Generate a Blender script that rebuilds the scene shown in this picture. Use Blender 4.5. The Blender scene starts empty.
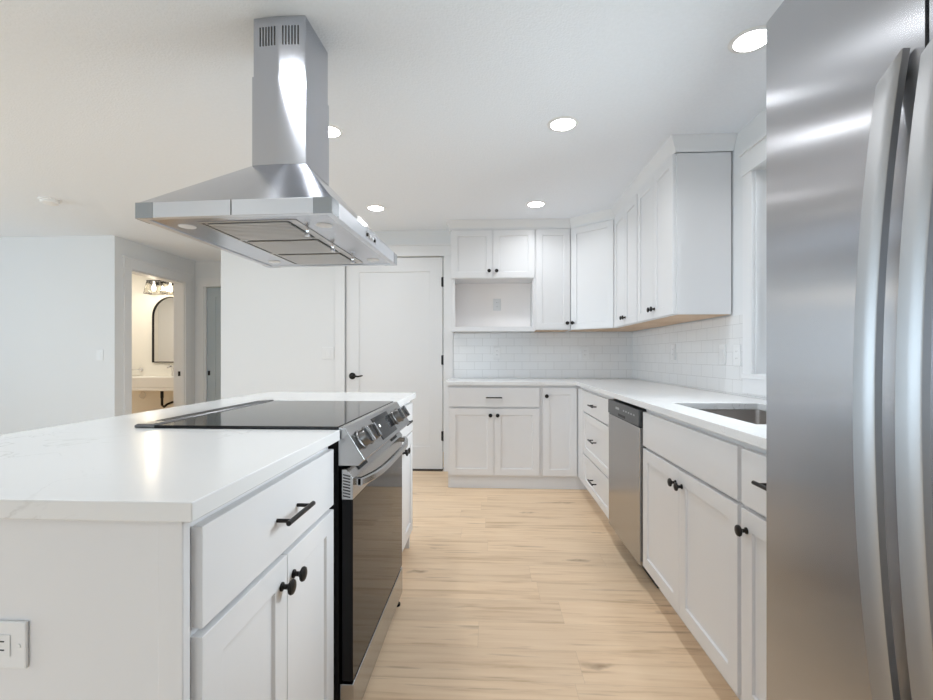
import bpy, bmesh, math, random
from mathutils import Vector, Matrix
PI = math.pi
sc = bpy.context.scene
C = sc.collection
random.seed(7)

# ---------------------------------------------------------------- camera, world, light, exposure
cam_d = bpy.data.cameras.new('camera'); cam = bpy.data.objects.new('camera', cam_d); C.objects.link(cam)
cam.location = (0, 0, 1.12); cam.rotation_euler = (PI/2, 0, 0.0515)
cam_d.sensor_width = 36; cam_d.lens = 463.6/933*36
cam_d.shift_y = 6.15/933; cam_d.clip_start = 0.02
sc.camera = cam
sc.view_settings.view_transform = 'Standard'
try: sc.view_settings.look = 'None'
except Exception: pass
sc.view_settings.gamma = 1.0
sc.view_settings.exposure = -0.10
sc.cycles.max_bounces = 12; sc.cycles.diffuse_bounces = 8; sc.cycles.glossy_bounces = 6
sc.cycles.caustics_reflective = False; sc.cycles.caustics_refractive = False
sc.cycles.sample_clamp_indirect = 6

w = bpy.data.worlds.new('sky'); sc.world = w; w.use_nodes = True
bg = w.node_tree.nodes['Background']; bg.inputs[0].default_value = (0.86, 0.93, 1.0, 1); bg.inputs[1].default_value = 2.2

def area(name, loc, rot, sx, sy, power, col=(1, 1, 1), shape='RECTANGLE', spread=PI):
    d = bpy.data.lights.new(name, 'AREA'); d.shape = shape; d.size = sx; d.size_y = sy
    d.energy = power; d.color = col; d.spread = spread
    o = bpy.data.objects.new(name, d); C.objects.link(o); o.location = loc; o.rotation_euler = rot
    return o
# daylight through the rear glass doors, the living-room windows and the window over the sink
area('daylight_rear', (-1.9, -4.32, 1.2), (PI/2+0.5, 0, 0), 4.2, 2.1, 54, (0.74, 0.87, 1.0))
area('daylight_left', (-6.9, 0.4, 1.35), (PI/2+0.5, 0, -PI/2), 4.6, 1.7, 150, (0.67, 0.85, 1.0))
area('daylight_sink', (1.60, 1.80, 1.60), (PI/2-0.30, 0, PI/2), 1.2, 0.95, 31, (0.88, 0.95, 1.0), spread=math.radians(125))

# ---------------------------------------------------------------- materials
def mat(name, col=(0.8, 0.8, 0.8), rough=0.5, metal=0.0, spec=0.5, emit=None, estr=0, bump=None, aniso=0, trans=0, coat=0, vary=None, tang=None, rot=0.0):
    m = bpy.data.materials.new(name); m.use_nodes = True
    nt = m.node_tree; b = nt.nodes['Principled BSDF']
    b.inputs['Base Color'].default_value = (*col, 1); b.inputs['Roughness'].default_value = rough
    b.inputs['Metallic'].default_value = metal; b.inputs['Specular IOR Level'].default_value = spec
    if emit: b.inputs['Emission Color'].default_value = (*emit, 1); b.inputs['Emission Strength'].default_value = estr
    if trans: b.inputs['Transmission Weight'].default_value = trans
    if coat: b.inputs['Coat Weight'].default_value = coat; b.inputs['Coat Roughness'].default_value = 0.05
    tc = nt.nodes.new('ShaderNodeTexCoord')
    if vary or bump:
        sp = (vary or bump)[0]
    if vary:   # (scale, amount): gentle procedural mottling of the paint
        n = nt.nodes.new('ShaderNodeTexNoise'); n.inputs['Scale'].default_value = vary[0]; n.inputs['Detail'].default_value = 4
        r = nt.nodes.new('ShaderNodeMapRange'); r.inputs['To Min'].default_value = 1-vary[1]; r.inputs['To Max'].default_value = 1+vary[1]*0.3
        mx = nt.nodes.new('ShaderNodeMix'); mx.data_type = 'RGBA'; mx.blend_type = 'MULTIPLY'; mx.inputs[0].default_value = 1
        mx.inputs[6].default_value = (*col, 1)
        nt.links.new(tc.outputs['Object'], n.inputs['Vector']); nt.links.new(n.outputs['Fac'], r.inputs['Value'])
        nt.links.new(r.outputs[0], mx.inputs[7]); nt.links.new(mx.outputs[2], b.inputs['Base Color'])
    if bump:   # (scale, strength, distance)
        n2 = nt.nodes.new('ShaderNodeTexNoise'); n2.inputs['Scale'].default_value = bump[0]; n2.inputs['Detail'].default_value = 6
        bp = nt.nodes.new('ShaderNodeBump'); bp.inputs['Strength'].default_value = bump[1]; bp.inputs['Distance'].default_value = bump[2]
        nt.links.new(tc.outputs['Object'], n2.inputs['Vector']); nt.links.new(n2.outputs['Fac'], bp.inputs['Height'])
        nt.links.new(bp.outputs[0], b.inputs['Normal'])
    if aniso:
        b.inputs['Anisotropic'].default_value = aniso; b.inputs['Anisotropic Rotation'].default_value = rot
        t = nt.nodes.new('ShaderNodeTangent'); t.direction_type = 'RADIAL'; t.axis = tang or 'Z'
        nt.links.new(t.outputs[0], b.inputs['Tangent'])
    return m

def brushed(name, col, rough, axis, aniso, rot, wob=0.0):
    """brushed stainless: fine streaks along `axis` in roughness, optional very slow waviness of the sheet"""
    m = mat(name, col, rough, 1.0, aniso=aniso, tang='Z', rot=rot)
    nt = m.node_tree; b = nt.nodes['Principled BSDF']
    tc = [n for n in nt.nodes if n.type == 'TEX_COORD'][0]
    mp = nt.nodes.new('ShaderNodeMapping'); s = [160, 160, 160]; s['XYZ'.index(axis)] = 1.5; mp.inputs['Scale'].default_value = s
    n = nt.nodes.new('ShaderNodeTexNoise'); n.inputs['Scale'].default_value = 1.5; n.inputs['Detail'].default_value = 2
    r = nt.nodes.new('ShaderNodeMapRange'); r.inputs['To Min'].default_value = rough*0.96; r.inputs['To Max'].default_value = rough*1.05
    nt.links.new(tc.outputs['Object'], mp.inputs[0]); nt.links.new(mp.outputs[0], n.inputs['Vector'])
    nt.links.new(n.outputs['Fac'], r.inputs['Value']); nt.links.new(r.outputs[0], b.inputs['Roughness'])
    if wob:
        n3 = nt.nodes.new('ShaderNodeTexNoise'); n3.inputs['Scale'].default_value = 2.2; n3.inputs['Detail'].default_value = 1
        bp = nt.nodes.new('ShaderNodeBump'); bp.inputs['Strength'].default_value = 1; bp.inputs['Distance'].default_value = wob
        nt.links.new(tc.outputs['Object'], n3.inputs['Vector']); nt.links.new(n3.outputs['Fac'], bp.inputs['Height'])
        nt.links.new(bp.outputs[0], b.inputs['Normal'])
    return m

def quartz(name):
    m = mat(name, (0.76, 0.76, 0.76), 0.19, spec=0.45)
    nt = m.node_tree; b = nt.nodes['Principled BSDF']; tc = nt.nodes.new('ShaderNodeTexCoord')
    n = nt.nodes.new('ShaderNodeTexNoise'); n.inputs['Scale'].default_value = 5.0; n.inputs['Detail'].default_value = 8; n.inputs['Distortion'].default_value = 1.6
    r = nt.nodes.new('ShaderNodeValToRGB'); e = r.color_ramp.elements
    e[0].position = 0.485; e[0].color = (0.76, 0.76, 0.76, 1); e[1].position = 0.515; e[1].color = (0.76, 0.76, 0.76, 1)
    v = e.new(0.5); v.color = (0.55, 0.54, 0.53, 1)
    n2 = nt.nodes.new('ShaderNodeTexNoise'); n2.inputs['Scale'].default_value = 3.1
    r2 = nt.nodes.new('ShaderNodeMapRange'); r2.inputs['From Min'].default_value = 0.52; r2.inputs['From Max'].default_value = 0.66
    r2.inputs['To Max'].default_value = 0.75
    mx = nt.nodes.new('ShaderNodeMix'); mx.data_type = 'RGBA'; mx.inputs[6].default_value = (0.76, 0.76, 0.76, 1)
    for nn in (n, n2): nt.links.new(tc.outputs['Object'], nn.inputs['Vector'])
    nt.links.new(n.outputs['Fac'], r.inputs[0]); nt.links.new(n2.outputs['Fac'], r2.inputs['Value'])
    nt.links.new(r2.outputs[0], mx.inputs[0]); nt.links.new(r.outputs[0], mx.inputs[7]); nt.links.new(mx.outputs[2], b.inputs['Base Color'])
    return m

def tile(name, axis):
    """white 3 x 6 inch subway tile with pale grey joints, on a wall running along `axis`"""
    m = mat(name, (0.8, 0.8, 0.8), 0.14)
    nt = m.node_tree; b = nt.nodes['Principled BSDF']; tc = nt.nodes.new('ShaderNodeTexCoord')
    s = nt.nodes.new('ShaderNodeSeparateXYZ'); c = nt.nodes.new('ShaderNodeCombineXYZ')
    nt.links.new(tc.outputs['Object'], s.inputs[0]); nt.links.new(s.outputs[axis], c.inputs[0]); nt.links.new(s.outputs[2], c.inputs[1])
    br = nt.nodes.new('ShaderNodeTexBrick'); nt.links.new(c.outputs[0], br.inputs['Vector'])
    br.inputs['Scale'].default_value = 1.0; br.inputs['Brick Width'].default_value = 0.1524; br.inputs['Row Height'].default_value = 0.0762
    br.inputs['Mortar Size'].default_value = 0.0012; br.inputs['Mortar Smooth'].default_value = 0.25; br.inputs['Bias'].default_value = -0.3
    br.inputs['Color1'].default_value = (0.76, 0.765, 0.77, 1); br.inputs['Color2'].default_value = (0.735, 0.74, 0.745, 1)
    br.inputs['Mortar'].default_value = (0.52, 0.52, 0.52, 1)
    nt.links.new(br.outputs['Color'], b.inputs['Base Color'])
    bp = nt.nodes.new('ShaderNodeBump'); bp.invert = True; bp.inputs['Strength'].default_value = 0.4; bp.inputs['Distance'].default_value = 0.001
    nt.links.new(br.outputs['Fac'], bp.inputs['Height']); nt.links.new(bp.outputs[0], b.inputs['Normal'])
    return m

def planks(name):
    """light oak boards running along X: per-board tone, stretched grain, a few knots, thin joints"""
    m = mat(name, (0.6, 0.45, 0.3), 0.42, spec=0.35)
    nt = m.node_tree; N = nt.nodes.new; L = nt.links.new; b = nt.nodes['Principled BSDF']
    tc = N('ShaderNodeTexCoord'); s = N('ShaderNodeSeparateXYZ'); L(tc.outputs['Object'], s.inputs[0])
    def M(op, a, bb=None, cc=None):
        n = N('ShaderNodeMath'); n.operation = op
        for i, v in enumerate((a, bb, cc)):
            if v is None: continue
            if isinstance(v, (int, float)): n.inputs[i].default_value = v
            else: L(v, n.inputs[i])
        return n.outputs[0]
    W, LN = 0.178, 1.22
    ry = M('DIVIDE', s.outputs[1], W); row = M('FLOOR', ry)
    wn = N('ShaderNodeTexWhiteNoise'); wn.noise_dimensions = '1D'; L(row, wn.inputs['W'])
    cx = M('ADD', M('DIVIDE', s.outputs[0], LN), M('MULTIPLY', wn.outputs['Value'], 7.3)); col = M('FLOOR', cx)
    cb = N('ShaderNodeCombineXYZ'); L(row, cb.inputs[0]); L(col, cb.inputs[1])
    wn2 = N('ShaderNodeTexWhiteNoise'); wn2.noise_dimensions = '2D'; L(cb.outputs[0], wn2.inputs['Vector'])
    # grain coordinates shifted per board
    sh = N('ShaderNodeVectorMath'); sh.operation = 'MULTIPLY_ADD'; L(wn2.outputs['Color'], sh.inputs[0]); sh.inputs[1].default_value = (13, 9, 5); L(tc.outputs['Object'], sh.inputs[2])
    mp = N('ShaderNodeMapping'); mp.inputs['Scale'].default_value = (1.3, 20, 1); L(sh.outputs[0], mp.inputs[0])
    g = N('ShaderNodeTexNoise'); g.inputs['Scale'].default_value = 1.6; g.inputs['Detail'].default_value = 7; g.inputs['Roughness'].default_value = 0.6; g.inputs['Distortion'].default_value = 0.5; L(mp.outputs[0], g.inputs['Vector'])
    ramp = N('ShaderNodeValToRGB'); e = ramp.color_ramp.elements
    e[0].position = 0.28; e[0].color = (0.62, 0.425, 0.255, 1); e[1].position = 0.72; e[1].color = (0.87, 0.675, 0.475, 1)
    q = e.new(0.46); q.color = (0.80, 0.595, 0.40, 1)
    L(g.outputs['Fac'], ramp.inputs[0])
    tone = N('ShaderNodeMapRange'); tone.inputs['To Min'].default_value = 0.955; tone.inputs['To Max'].default_value = 1.035; L(wn2.outputs['Value'], tone.inputs['Value'])
    m1 = N('ShaderNodeMix'); m1.data_type = 'RGBA'; m1.blend_type = 'MULTIPLY'; m1.inputs[0].default_value = 1; L(ramp.outputs[0], m1.inputs[6]); L(tone.outputs[0], m1.inputs[7])
    # knots and short dark flecks
    mk = N('ShaderNodeMapping'); mk.inputs['Scale'].default_value = (1.5, 5.2, 1); L(sh.outputs[0], mk.inputs[0])
    vo = N('ShaderNodeTexVoronoi'); vo.inputs['Scale'].default_value = 1.25; vo.inputs['Randomness'].default_value = 1
    dn = N('ShaderNodeTexNoise'); dn.inputs['Scale'].default_value = 14; L(sh.outputs[0], dn.inputs['Vector'])
    ad = N('ShaderNodeVectorMath'); ad.operation = 'MULTIPLY_ADD'; L(dn.outputs['Color'], ad.inputs[0]); ad.inputs[1].default_value = (0.25, 0.25, 0.25); L(mk.outputs[0], ad.inputs[2])
    L(ad.outputs[0], vo.inputs['Vector'])
    kn = N('ShaderNodeMapRange'); kn.inputs['From Min'].default_value = 0.03; kn.inputs['From Max'].default_value = 0.15; kn.inputs['To Min'].default_value = 0.75; kn.inputs['To Max'].default_value = 0; L(vo.outputs['Distance'], kn.inputs['Value'])
    sel = M('GREATER_THAN', wn2.outputs['Value'], 0.12); kf = M('MULTIPLY', kn.outputs[0], sel)
    m2 = N('ShaderNodeMix'); m2.data_type = 'RGBA'; L(kf, m2.inputs[0]); L(m1.outputs[2], m2.inputs[6]); m2.inputs[7].default_value = (0.30, 0.18, 0.10, 1)
    # thin dark cracks along the grain
    mc = N('ShaderNodeMapping'); mc.inputs['Scale'].default_value = (2.2, 26, 1); L(sh.outputs[0], mc.inputs[0])
    cr = N('ShaderNodeTexNoise'); cr.inputs['Scale'].default_value = 1.3; cr.inputs['Detail'].default_value = 3; L(mc.outputs[0], cr.inputs['Vector'])
    cm = N('ShaderNodeMapRange'); cm.inputs['From Min'].default_value = 0.63; cm.inputs['From Max'].default_value = 0.74; cm.inputs['To Max'].default_value = 0.6; L(cr.outputs['Fac'], cm.inputs['Value'])
    m3 = N('ShaderNodeMix'); m3.data_type = 'RGBA'; L(cm.outputs[0], m3.inputs[0]); L(m2.outputs[2], m3.inputs[6]); m3.inputs[7].default_value = (0.42, 0.27, 0.16, 1)
    # joints
    fy = M('FRACT', ry); ey = M('MINIMUM', fy, M('SUBTRACT', 1, fy)); jy = M('LESS_THAN', ey, 0.006)
    fx = M('FRACT', cx); ex = M('MINIMUM', fx, M('SUBTRACT', 1, fx)); jx = M('LESS_THAN', ex, 0.0009)
    jj = M('MULTIPLY', M('MAXIMUM', jy, jx), 0.22)
    m4 = N('ShaderNodeMix'); m4.data_type = 'RGBA'; L(jj, m4.inputs[0]); L(m3.outputs[2], m4.inputs[6]); m4.inputs[7].default_value = (0.38, 0.26, 0.16, 1)
    L(m4.outputs[2], b.inputs['Base Color'])
    bp = N('ShaderNodeBump'); bp.inputs['Strength'].default_value = 0.15; bp.inputs['Distance'].default_value = 0.001; L(g.outputs['Fac'], bp.inputs['Height']); L(bp.outputs[0], b.inputs['Normal'])
    return m

def woodmat(name):
    m = mat(name, (0.6, 0.4, 0.25), 0.5); nt = m.node_tree; b = nt.nodes['Principled BSDF']; tc = nt.nodes.new('ShaderNodeTexCoord')
    mp = nt.nodes.new('ShaderNodeMapping'); mp.inputs['Scale'].default_value = (12, 1, 1)
    n = nt.nodes.new('ShaderNodeTexNoise'); n.inputs['Scale'].default_value = 3; n.inputs['Detail'].default_value = 6
    r = nt.nodes.new('ShaderNodeValToRGB'); e = r.color_ramp.elements; e[0].position = .3; e[0].color = (0.52, 0.34, 0.2, 1); e[1].position = .7; e[1].color = (0.72, 0.53, 0.36, 1)
    nt.links.new(tc.outputs['Object'], mp.inputs[0]); nt.links.new(mp.outputs[0], n.inputs['Vector']); nt.links.new(n.outputs['Fac'], r.inputs[0]); nt.links.new(r.outputs[0], b.inputs['Base Color'])
    return m

MW = mat('wall_paint', (0.73, 0.74, 0.75), 0.62, bump=(90, 0.12, 0.002))
MHALL = MW
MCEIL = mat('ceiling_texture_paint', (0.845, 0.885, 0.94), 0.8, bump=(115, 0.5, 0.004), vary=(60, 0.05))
MCAB = mat('cabinet_paint', (0.73, 0.73, 0.74), 0.33, vary=(3, 0.015))
MTRIM = mat('trim_paint', (0.75, 0.755, 0.765), 0.38, vary=(3, 0.015))
MDOOR = mat('door_paint', (0.72, 0.725, 0.735), 0.4, bump=(120, 0.05, 0.001))
MTOE = mat('toe_kick_paint', (0.68, 0.69, 0.71), 0.45, vary=(4, 0.02))
MQ = quartz('white_veined_quartz')
MFLOOR = planks('light_oak_planks')
MTX = tile('subway_tile_back', 0); MTY = tile('subway_tile_right', 1)
MWOOD = woodmat('raw_cabinet_plywood')
MBLK = mat('matte_black_metal', (0.018, 0.016, 0.015), 0.38, 0.6, vary=(40, 0.1))
MBLACK = mat('black_enamel', (0.008, 0.008, 0.009), 0.5, spec=0.15, bump=(200, .05, .0005))
MGLASSTOP = mat('black_ceramic_glass', (0.010, 0.010, 0.011), 0.06, spec=0.3, bump=(3, .02, .0005))
MOVEN = mat('dark_oven_glass', (0.012, 0.010, 0.009), 0.05, spec=0.15, bump=(3, .01, .0005))
MSS = brushed('brushed_stainless', (0.36, 0.36, 0.37), 0.24, 'Z', 0.5, 0.0)
MHOOD = brushed('hood_stainless', (0.54, 0.56, 0.61), 0.15, 'Z', 0.95, 0.25)
MRIM = mat('hood_rim_reflection_tone', (0.66, 0.68, 0.72), 0.30, 1.0, vary=(4, .02))  # paler than the hood: window reflection put into the rim's colour
MCORNER = mat('hood_corner_dark', (0.36, 0.39, 0.42), 0.22, 1.0, vary=(4, .02))  # darker tone of the thin plates at the rim corners
MKNOB = mat('range_knob_steel', (0.22, 0.22, 0.22), 0.30, 1.0, vary=(20, .03))
MFR = brushed('fridge_stainless', (0.50, 0.505, 0.53), 0.24, 'Z', 1.0, 0.0, wob=0.0010)
MHANDLE = mat('fridge_handle_stainless', (0.38, 0.38, 0.385), 0.38, 1.0, bump=(300, .03, .0003))
MDW = brushed('dishwasher_stainless', (0.43, 0.425, 0.42), 0.26, 'Z', 0.6, 0.0)
MSS2 = brushed('range_stainless', (0.42, 0.42, 0.42), 0.22, 'Y', 0.4, 0.25)
MDARKSS = mat('dark_control_strip', (0.10, 0.105, 0.11), 0.3, 0.8, vary=(20, .05))
MCHROME = mat('polished_chrome', (0.8, 0.8, 0.82), 0.08, 1.0, vary=(20, .02))
MPLATE = mat('white_plate_plastic', (0.755, 0.76, 0.765), 0.35, vary=(10, .01))
MPLAS = mat('white_plastic', (0.82, 0.82, 0.82), 0.35, vary=(10, .01))
MSLOT = mat('dark_slot', (0.04, 0.04, 0.04), 0.6, vary=(10, .05))
MICON = mat('display_mark_white', (0.9, 0.9, 0.9), 0.4, vary=(10, .01), emit=(1, 1, 1), estr=0.6)
MLENS = mat('lit_downlight_lens', (1, 1, 1), 0.5, vary=(10, .01), emit=(1, 0.98, 0.95), estr=26)
MFROST = mat('hood_light_lens', (0.85, 0.85, 0.85), 0.3, vary=(10, .01))
MBRICKW = mat('bath_ceramic', (0.86, 0.84, 0.80), 0.15, vary=(5, .01))
MBATH = mat('bath_wall_cream', (0.82, 0.80, 0.74), 0.6, bump=(90, 0.1, 0.002))
MHDOOR = mat('blue_grey_door', (0.42, 0.48, 0.52), 0.45, vary=(3, 0.03))  # even blue-grey tone of the hall end door
MBULB = mat('lit_bulb', (1, 1, 1), 0.5, vary=(10, .01), emit=(1, 0.9, 0.76), estr=2.5)
MMIRROR = mat('mirror_glass', (0.9, 0.9, 0.9), 0.01, 1.0, vary=(2, .005))
MBRASS = mat('brass_pipe', (0.5, 0.36, 0.2), 0.35, 1.0, vary=(20, .1))
MGROUND = mat('lawn', (0.22, 0.26, 0.14), 0.9, vary=(8, 0.3))
MGASKET = mat('dark_gasket', (0.03, 0.03, 0.032), 0.6, vary=(10, .05))
def glassmat(name, col=(1, 1, 1)):
    m = bpy.data.materials.new(name); m.use_nodes = True; nt = m.node_tree; nt.nodes.clear()
    o = nt.nodes.new('ShaderNodeOutputMaterial'); t = nt.nodes.new('ShaderNodeBsdfTransparent'); t.inputs[0].default_value = (*col, 1)
    g = nt.nodes.new('ShaderNodeBsdfGlossy'); g.inputs['Roughness'].default_value = 0.02
    lw = nt.nodes.new('ShaderNodeFresnel'); lw.inputs[0].default_value = 1.45; mx = nt.nodes.new('ShaderNodeMixShader')
    nt.links.new(lw.outputs[0], mx.inputs[0]); nt.links.new(t.outputs[0], mx.inputs[1]); nt.links.new(g.outputs[0], mx.inputs[2]); nt.links.new(mx.outputs[0], o.inputs[0])
    return m
MGLASS = glassmat('clear_window_glass', (0.97, 0.99, 1.0))
MSHADE = glassmat('clear_lamp_shade_glass', (0.97, 0.96, 0.93))

# ---------------------------------------------------------------- mesh helpers
class MB:
    def __init__(s): s.bm = bmesh.new()
    def box(s, x0, x1, y0, y1, z0, z1, rot=None, piv=None):
        vs = [s.bm.verts.new((x, y, z)) for z in (z0, z1) for y in (y0, y1) for x in (x0, x1)]
        for f in ((0, 2, 3, 1), (4, 5, 7, 6), (0, 1, 5, 4), (2, 6, 7, 3), (0, 4, 6, 2), (1, 3, 7, 5)): s.bm.faces.new([vs[i] for i in f])
        if rot is not None:
            p = Vector(piv or ((x0+x1)/2, (y0+y1)/2, (z0+z1)/2))
            for v in vs: v.co = p + rot @ (v.co - p)
        return s
    def prism(s, pts, axis, a0, a1):
        """extrude a 2D outline along axis; pts are the two other coordinates in xyz order"""
        def P(p, a):
            return {'X': (a, p[0], p[1]), 'Y': (p[0], a, p[1]), 'Z': (p[0], p[1], a)}[axis]
        A = [s.bm.verts.new(P(p, a0)) for p in pts]; B = [s.bm.verts.new(P(p, a1)) for p in pts]
        n = len(pts)
        s.bm.faces.new(A); s.bm.faces.new(B[::-1])
        for i in range(n): s.bm.faces.new((A[i], B[i], B[(i+1) % n], A[(i+1) % n]))
        return s
    def lathe(s, prof, n=24, M=None):
        """profile of (radius, height) about Z; M maps to place"""
        rings = []
        for r, h in prof:
            if r < 1e-6: rings.append([s.bm.verts.new((0, 0, h))])
            else: rings.append([s.bm.verts.new((r*math.cos(2*PI*i/n), r*math.sin(2*PI*i/n), h)) for i in range(n)])
        for a, b in zip(rings, rings[1:]):
            for i in range(n):
                j = (i+1) % n
                if len(a) == 1 and len(b) == 1: continue
                if len(a) == 1: f = (a[0], b[i], b[j])
                elif len(b) == 1: f = (a[i], a[j], b[0])
                else: f = (a[i], a[j], b[j], b[i])
                s.bm.faces.new(f)
        for ring in (rings[0], rings[-1]):
            if len(ring) > 1: s.bm.faces.new(ring)
        if M is not None:
            for r in rings:
                for v in r: v.co = M @ v.co
        return s
    def tube(s, pts, r, n=12, closed=False):
        pts = [Vector(p) for p in pts]; rings = []
        m = len(pts)
        up = None
        for i, p in enumerate(pts):
            if closed: d = pts[(i+1) % m] - pts[i-1]
            else: d = pts[min(i+1, m-1)] - pts[max(i-1, 0)]
            d.normalize()
            if up is None: up = d.orthogonal().normalized()
            up = (up - d*up.dot(d)).normalized(); side = d.cross(up)
            rr = r[i] if isinstance(r, (list, tuple)) else r
            rings.append([s.bm.verts.new(p + rr*(math.cos(2*PI*k/n)*up + math.sin(2*PI*k/n)*side)) for k in range(n)])
        rng = range(m) if closed else range(m-1)
        for i in rng:
            a, b = rings[i], rings[(i+1) % m]
            for k in range(n): s.bm.faces.new((a[k], a[(k+1) % n], b[(k+1) % n], b[k]))
        if not closed: s.bm.faces.new(rings[0]); s.bm.faces.new(rings[-1][::-1])
        return s
    def face(s, pts):
        s.bm.faces.new([s.bm.verts.new(p) for p in pts]); return s
    def build(s, name, m, parent=None, bevel=0, smooth=False, seg=2):
        bmesh.ops.recalc_face_normals(s.bm, faces=s.bm.faces)
        me = bpy.data.meshes.new(name); s.bm.to_mesh(me); s.bm.free()
        for mm in (m if isinstance(m, (list, tuple)) else [m]): me.materials.append(mm)
        o = bpy.data.objects.new(name, me); C.objects.link(o)
        if parent is not None: o.parent = parent
        if smooth:
            for p in me.polygons: p.use_smooth = True
            me.set_sharp_from_angle(angle=math.radians(38))
        if bevel:
            b = o.modifiers.new('bevel', 'BEVEL'); b.width = bevel; b.segments = seg; b.limit_method = 'ANGLE'; b.angle_limit = math.radians(40)
            b.harden_normals = False
        return o

def pieces(name, boxes, m, parent, bevel=0, xf=None):
    for b in boxes:
        mb = MB().box(*b)
        if xf is not None:
            for v in mb.bm.verts: v.co = xf @ v.co
        mb.build(name, m, parent, bevel=bevel)
def tag(o, label, cat, group=None, kind=None):
    o['label'] = label; o['category'] = cat
    if group: o['group'] = group
    if kind: o['kind'] = kind
    return o
def thing(name, label, cat, loc=(0, 0, 0), rz=0, group=None):
    o = bpy.data.objects.new(name, None); C.objects.link(o); o.empty_display_size = 0.05
    o.location = loc; o.rotation_euler = (0, 0, rz)
    return tag(o, label, cat, group)
def struct(name, mb, m, parent=None, **k):
    o = mb.build(name, m, parent, **k)
    if parent is None: o['kind'] = 'structure'
    return o
def copy_tree(o, parent=None):
    kids = list(o.children); c = o.copy(); C.objects.link(c); c.parent = parent
    for ch in kids: copy_tree(ch, c)
    return c

# ---------------------------------------------------------------- measured layout (metres; camera stands at the origin)
H = 2.35                      # ceiling
YB = 4.50                     # kitchen back wall
XW = 1.36                     # kitchen right wall
XH = -3.83                    # hall wall with the bathroom doorway
FR = 0.749                    # face-frame plane of the right-hand base run (doors stand 20 mm proud)
FB = 3.925                    # face-frame plane of the back base run
FI = -0.470                   # face-frame plane of the island
UB = 4.220                    # face-frame plane of the back uppers
UR = 1.050                    # face-frame plane of the right uppers
CT0, CT1 = 0.876, 0.906       # worktop slab

# ---------------------------------------------------------------- setting
struct('floor', MB().box(-7.05, 1.5, -4.5, 6.6, -0.06, 0.0), MFLOOR)
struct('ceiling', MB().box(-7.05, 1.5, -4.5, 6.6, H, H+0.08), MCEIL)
g = struct('ground_outside', MB().box(-30, 30, -30, 30, -0.40, -0.35), MGROUND)
# right wall with the window opening over the sink
WY0, WY1, WZ0, WZ1 = 1.20, 2.459, 1.03, 2.075
mb = MB()
mb.box(XW, XW+0.14, -4.5, WY0, 0, H).box(XW, XW+0.14, WY1, YB+0.12, 0, H)
mb.box(XW, XW+0.14, WY0, WY1, 0, WZ0).box(XW, XW+0.14, WY0, WY1, WZ1, H)
struct('wall_right', mb, MW)
# back wall with the pantry doorway
DX0, DX1, DZ = -1.418, -0.466, 2.085
mb = MB()
mb.box(-2.69, DX0-0.012, YB, YB+0.12, 0, H).box(DX1+0.012, XW, YB, YB+0.12, 0, H).box(DX0-0.012, DX1+0.012, YB, YB+0.12, DZ+0.008, H)
struct('wall_back', mb, MW)
struct('wall_pantry', MB().box(DX0-0.3, DX1+0.3, YB+0.9, YB+1.0, 0, H), MW)
struct('wall_hall_right', MB().box(-2.69, -2.57, YB+0.12, 5.83, 0, H), MW)
struct('wall_living', MB().box(-7.05, XH-0.0, 4.54, 4.66, 0, H), MW)
# hall wall (faces right) with the bathroom doorway
BY0, BY1, BZ = 4.745, 5.625, 2.045
mb = MB()
mb.box(XH-0.12, XH, 4.66, BY0, 0, H).box(XH-0.12, XH, BY1, 5.83, 0, H).box(XH-0.12, XH, BY0, BY1, BZ, H)
struct('wall_hall_left', mb, MHALL)
# hall end wall with a door
EX0, EX1 = -3.705, -2.93
mb = MB()
mb.box(XH-0.12, EX0, 5.83, 5.95, 0, H).box(EX1, -2.45, 5.83, 5.95, 0, H).box(EX0, EX1, 5.83, 5.95, 2.02, H)
struct('wall_hall_end', mb, MHALL)
# bathroom shell
struct('wall_bath_back', MB().box(-6.2, XH-0.12, 6.45, 6.55, 0, H), MBATH)
struct('wall_bath_left', MB().box(-6.2, -6.1, 4.66, 6.45, 0, H), MBATH)
struct('wall_bath_right', MB().box(XH-0.135, XH-0.12, 5.64, 6.45, 0, H), MBATH)
# living-room shell: left wall with a wide window, rear wall with glass doors
mb = MB()
mb.box(-7.15, -7.05, -4.5, -1.9, 0, H).box(-7.15, -7.05, 2.7, 4.66, 0, H).box(-7.15, -7.05, -1.9, 2.7, 0, 0.5).box(-7.15, -7.05, -1.9, 2.7, 2.15, H)
struct('wall_left', mb, MW)
mb = MB()
mb.box(-7.05, -4.0, -4.5, -4.4, 0, H).box(0.2, XW, -4.5, -4.4, 0, H).box(-4.0, 0.2, -4.5, -4.4, 2.2, H)
struct('wall_rear', mb, MW)
def window_unit(name, plane, at, a0, a1, z0, z1, bars, t=0.05):
    """window set in a wall: plane 'X' means the pane is perpendicular to X"""
    def bx(mb, u0, u1, w0, w1, d0, d1):
        if plane == 'X': mb.box(d0, d1, u0, u1, w0, w1)
        else: mb.box(u0, u1, d0, d1, w0, w1)
    f = MB()
    bx(f, a0, a0+t, z0, z1, at-0.03, at+0.03); bx(f, a1-t, a1, z0, z1, at-0.03, at+0.03)
    bx(f, a0+t, a1-t, z0, z0+t, at-0.03, at+0.03); bx(f, a0+t, a1-t, z1-t, z1, at-0.03, at+0.03)
    for b in bars: bx(f, b-t/2, b+t/2, z0+t, z1-t, at-0.03, at+0.03)
    o = struct(name, f, MTRIM)
    p = MB(); bx(p, a0+t*0.6, a1-t*0.6, z0+t*0.6, z1-t*0.6, at-0.003, at+0.003); p.build('pane', MGLASS, o)
    return o
w1 = window_unit('window_1', 'X', XW+0.105, WY0, WY1, WZ0, WZ1, [(WY0+WY1)/2])
window_unit('window_2', 'X', -7.1, -1.9, 2.7, 0.5, 2.15, [-0.35, 1.15], 0.07)
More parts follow.
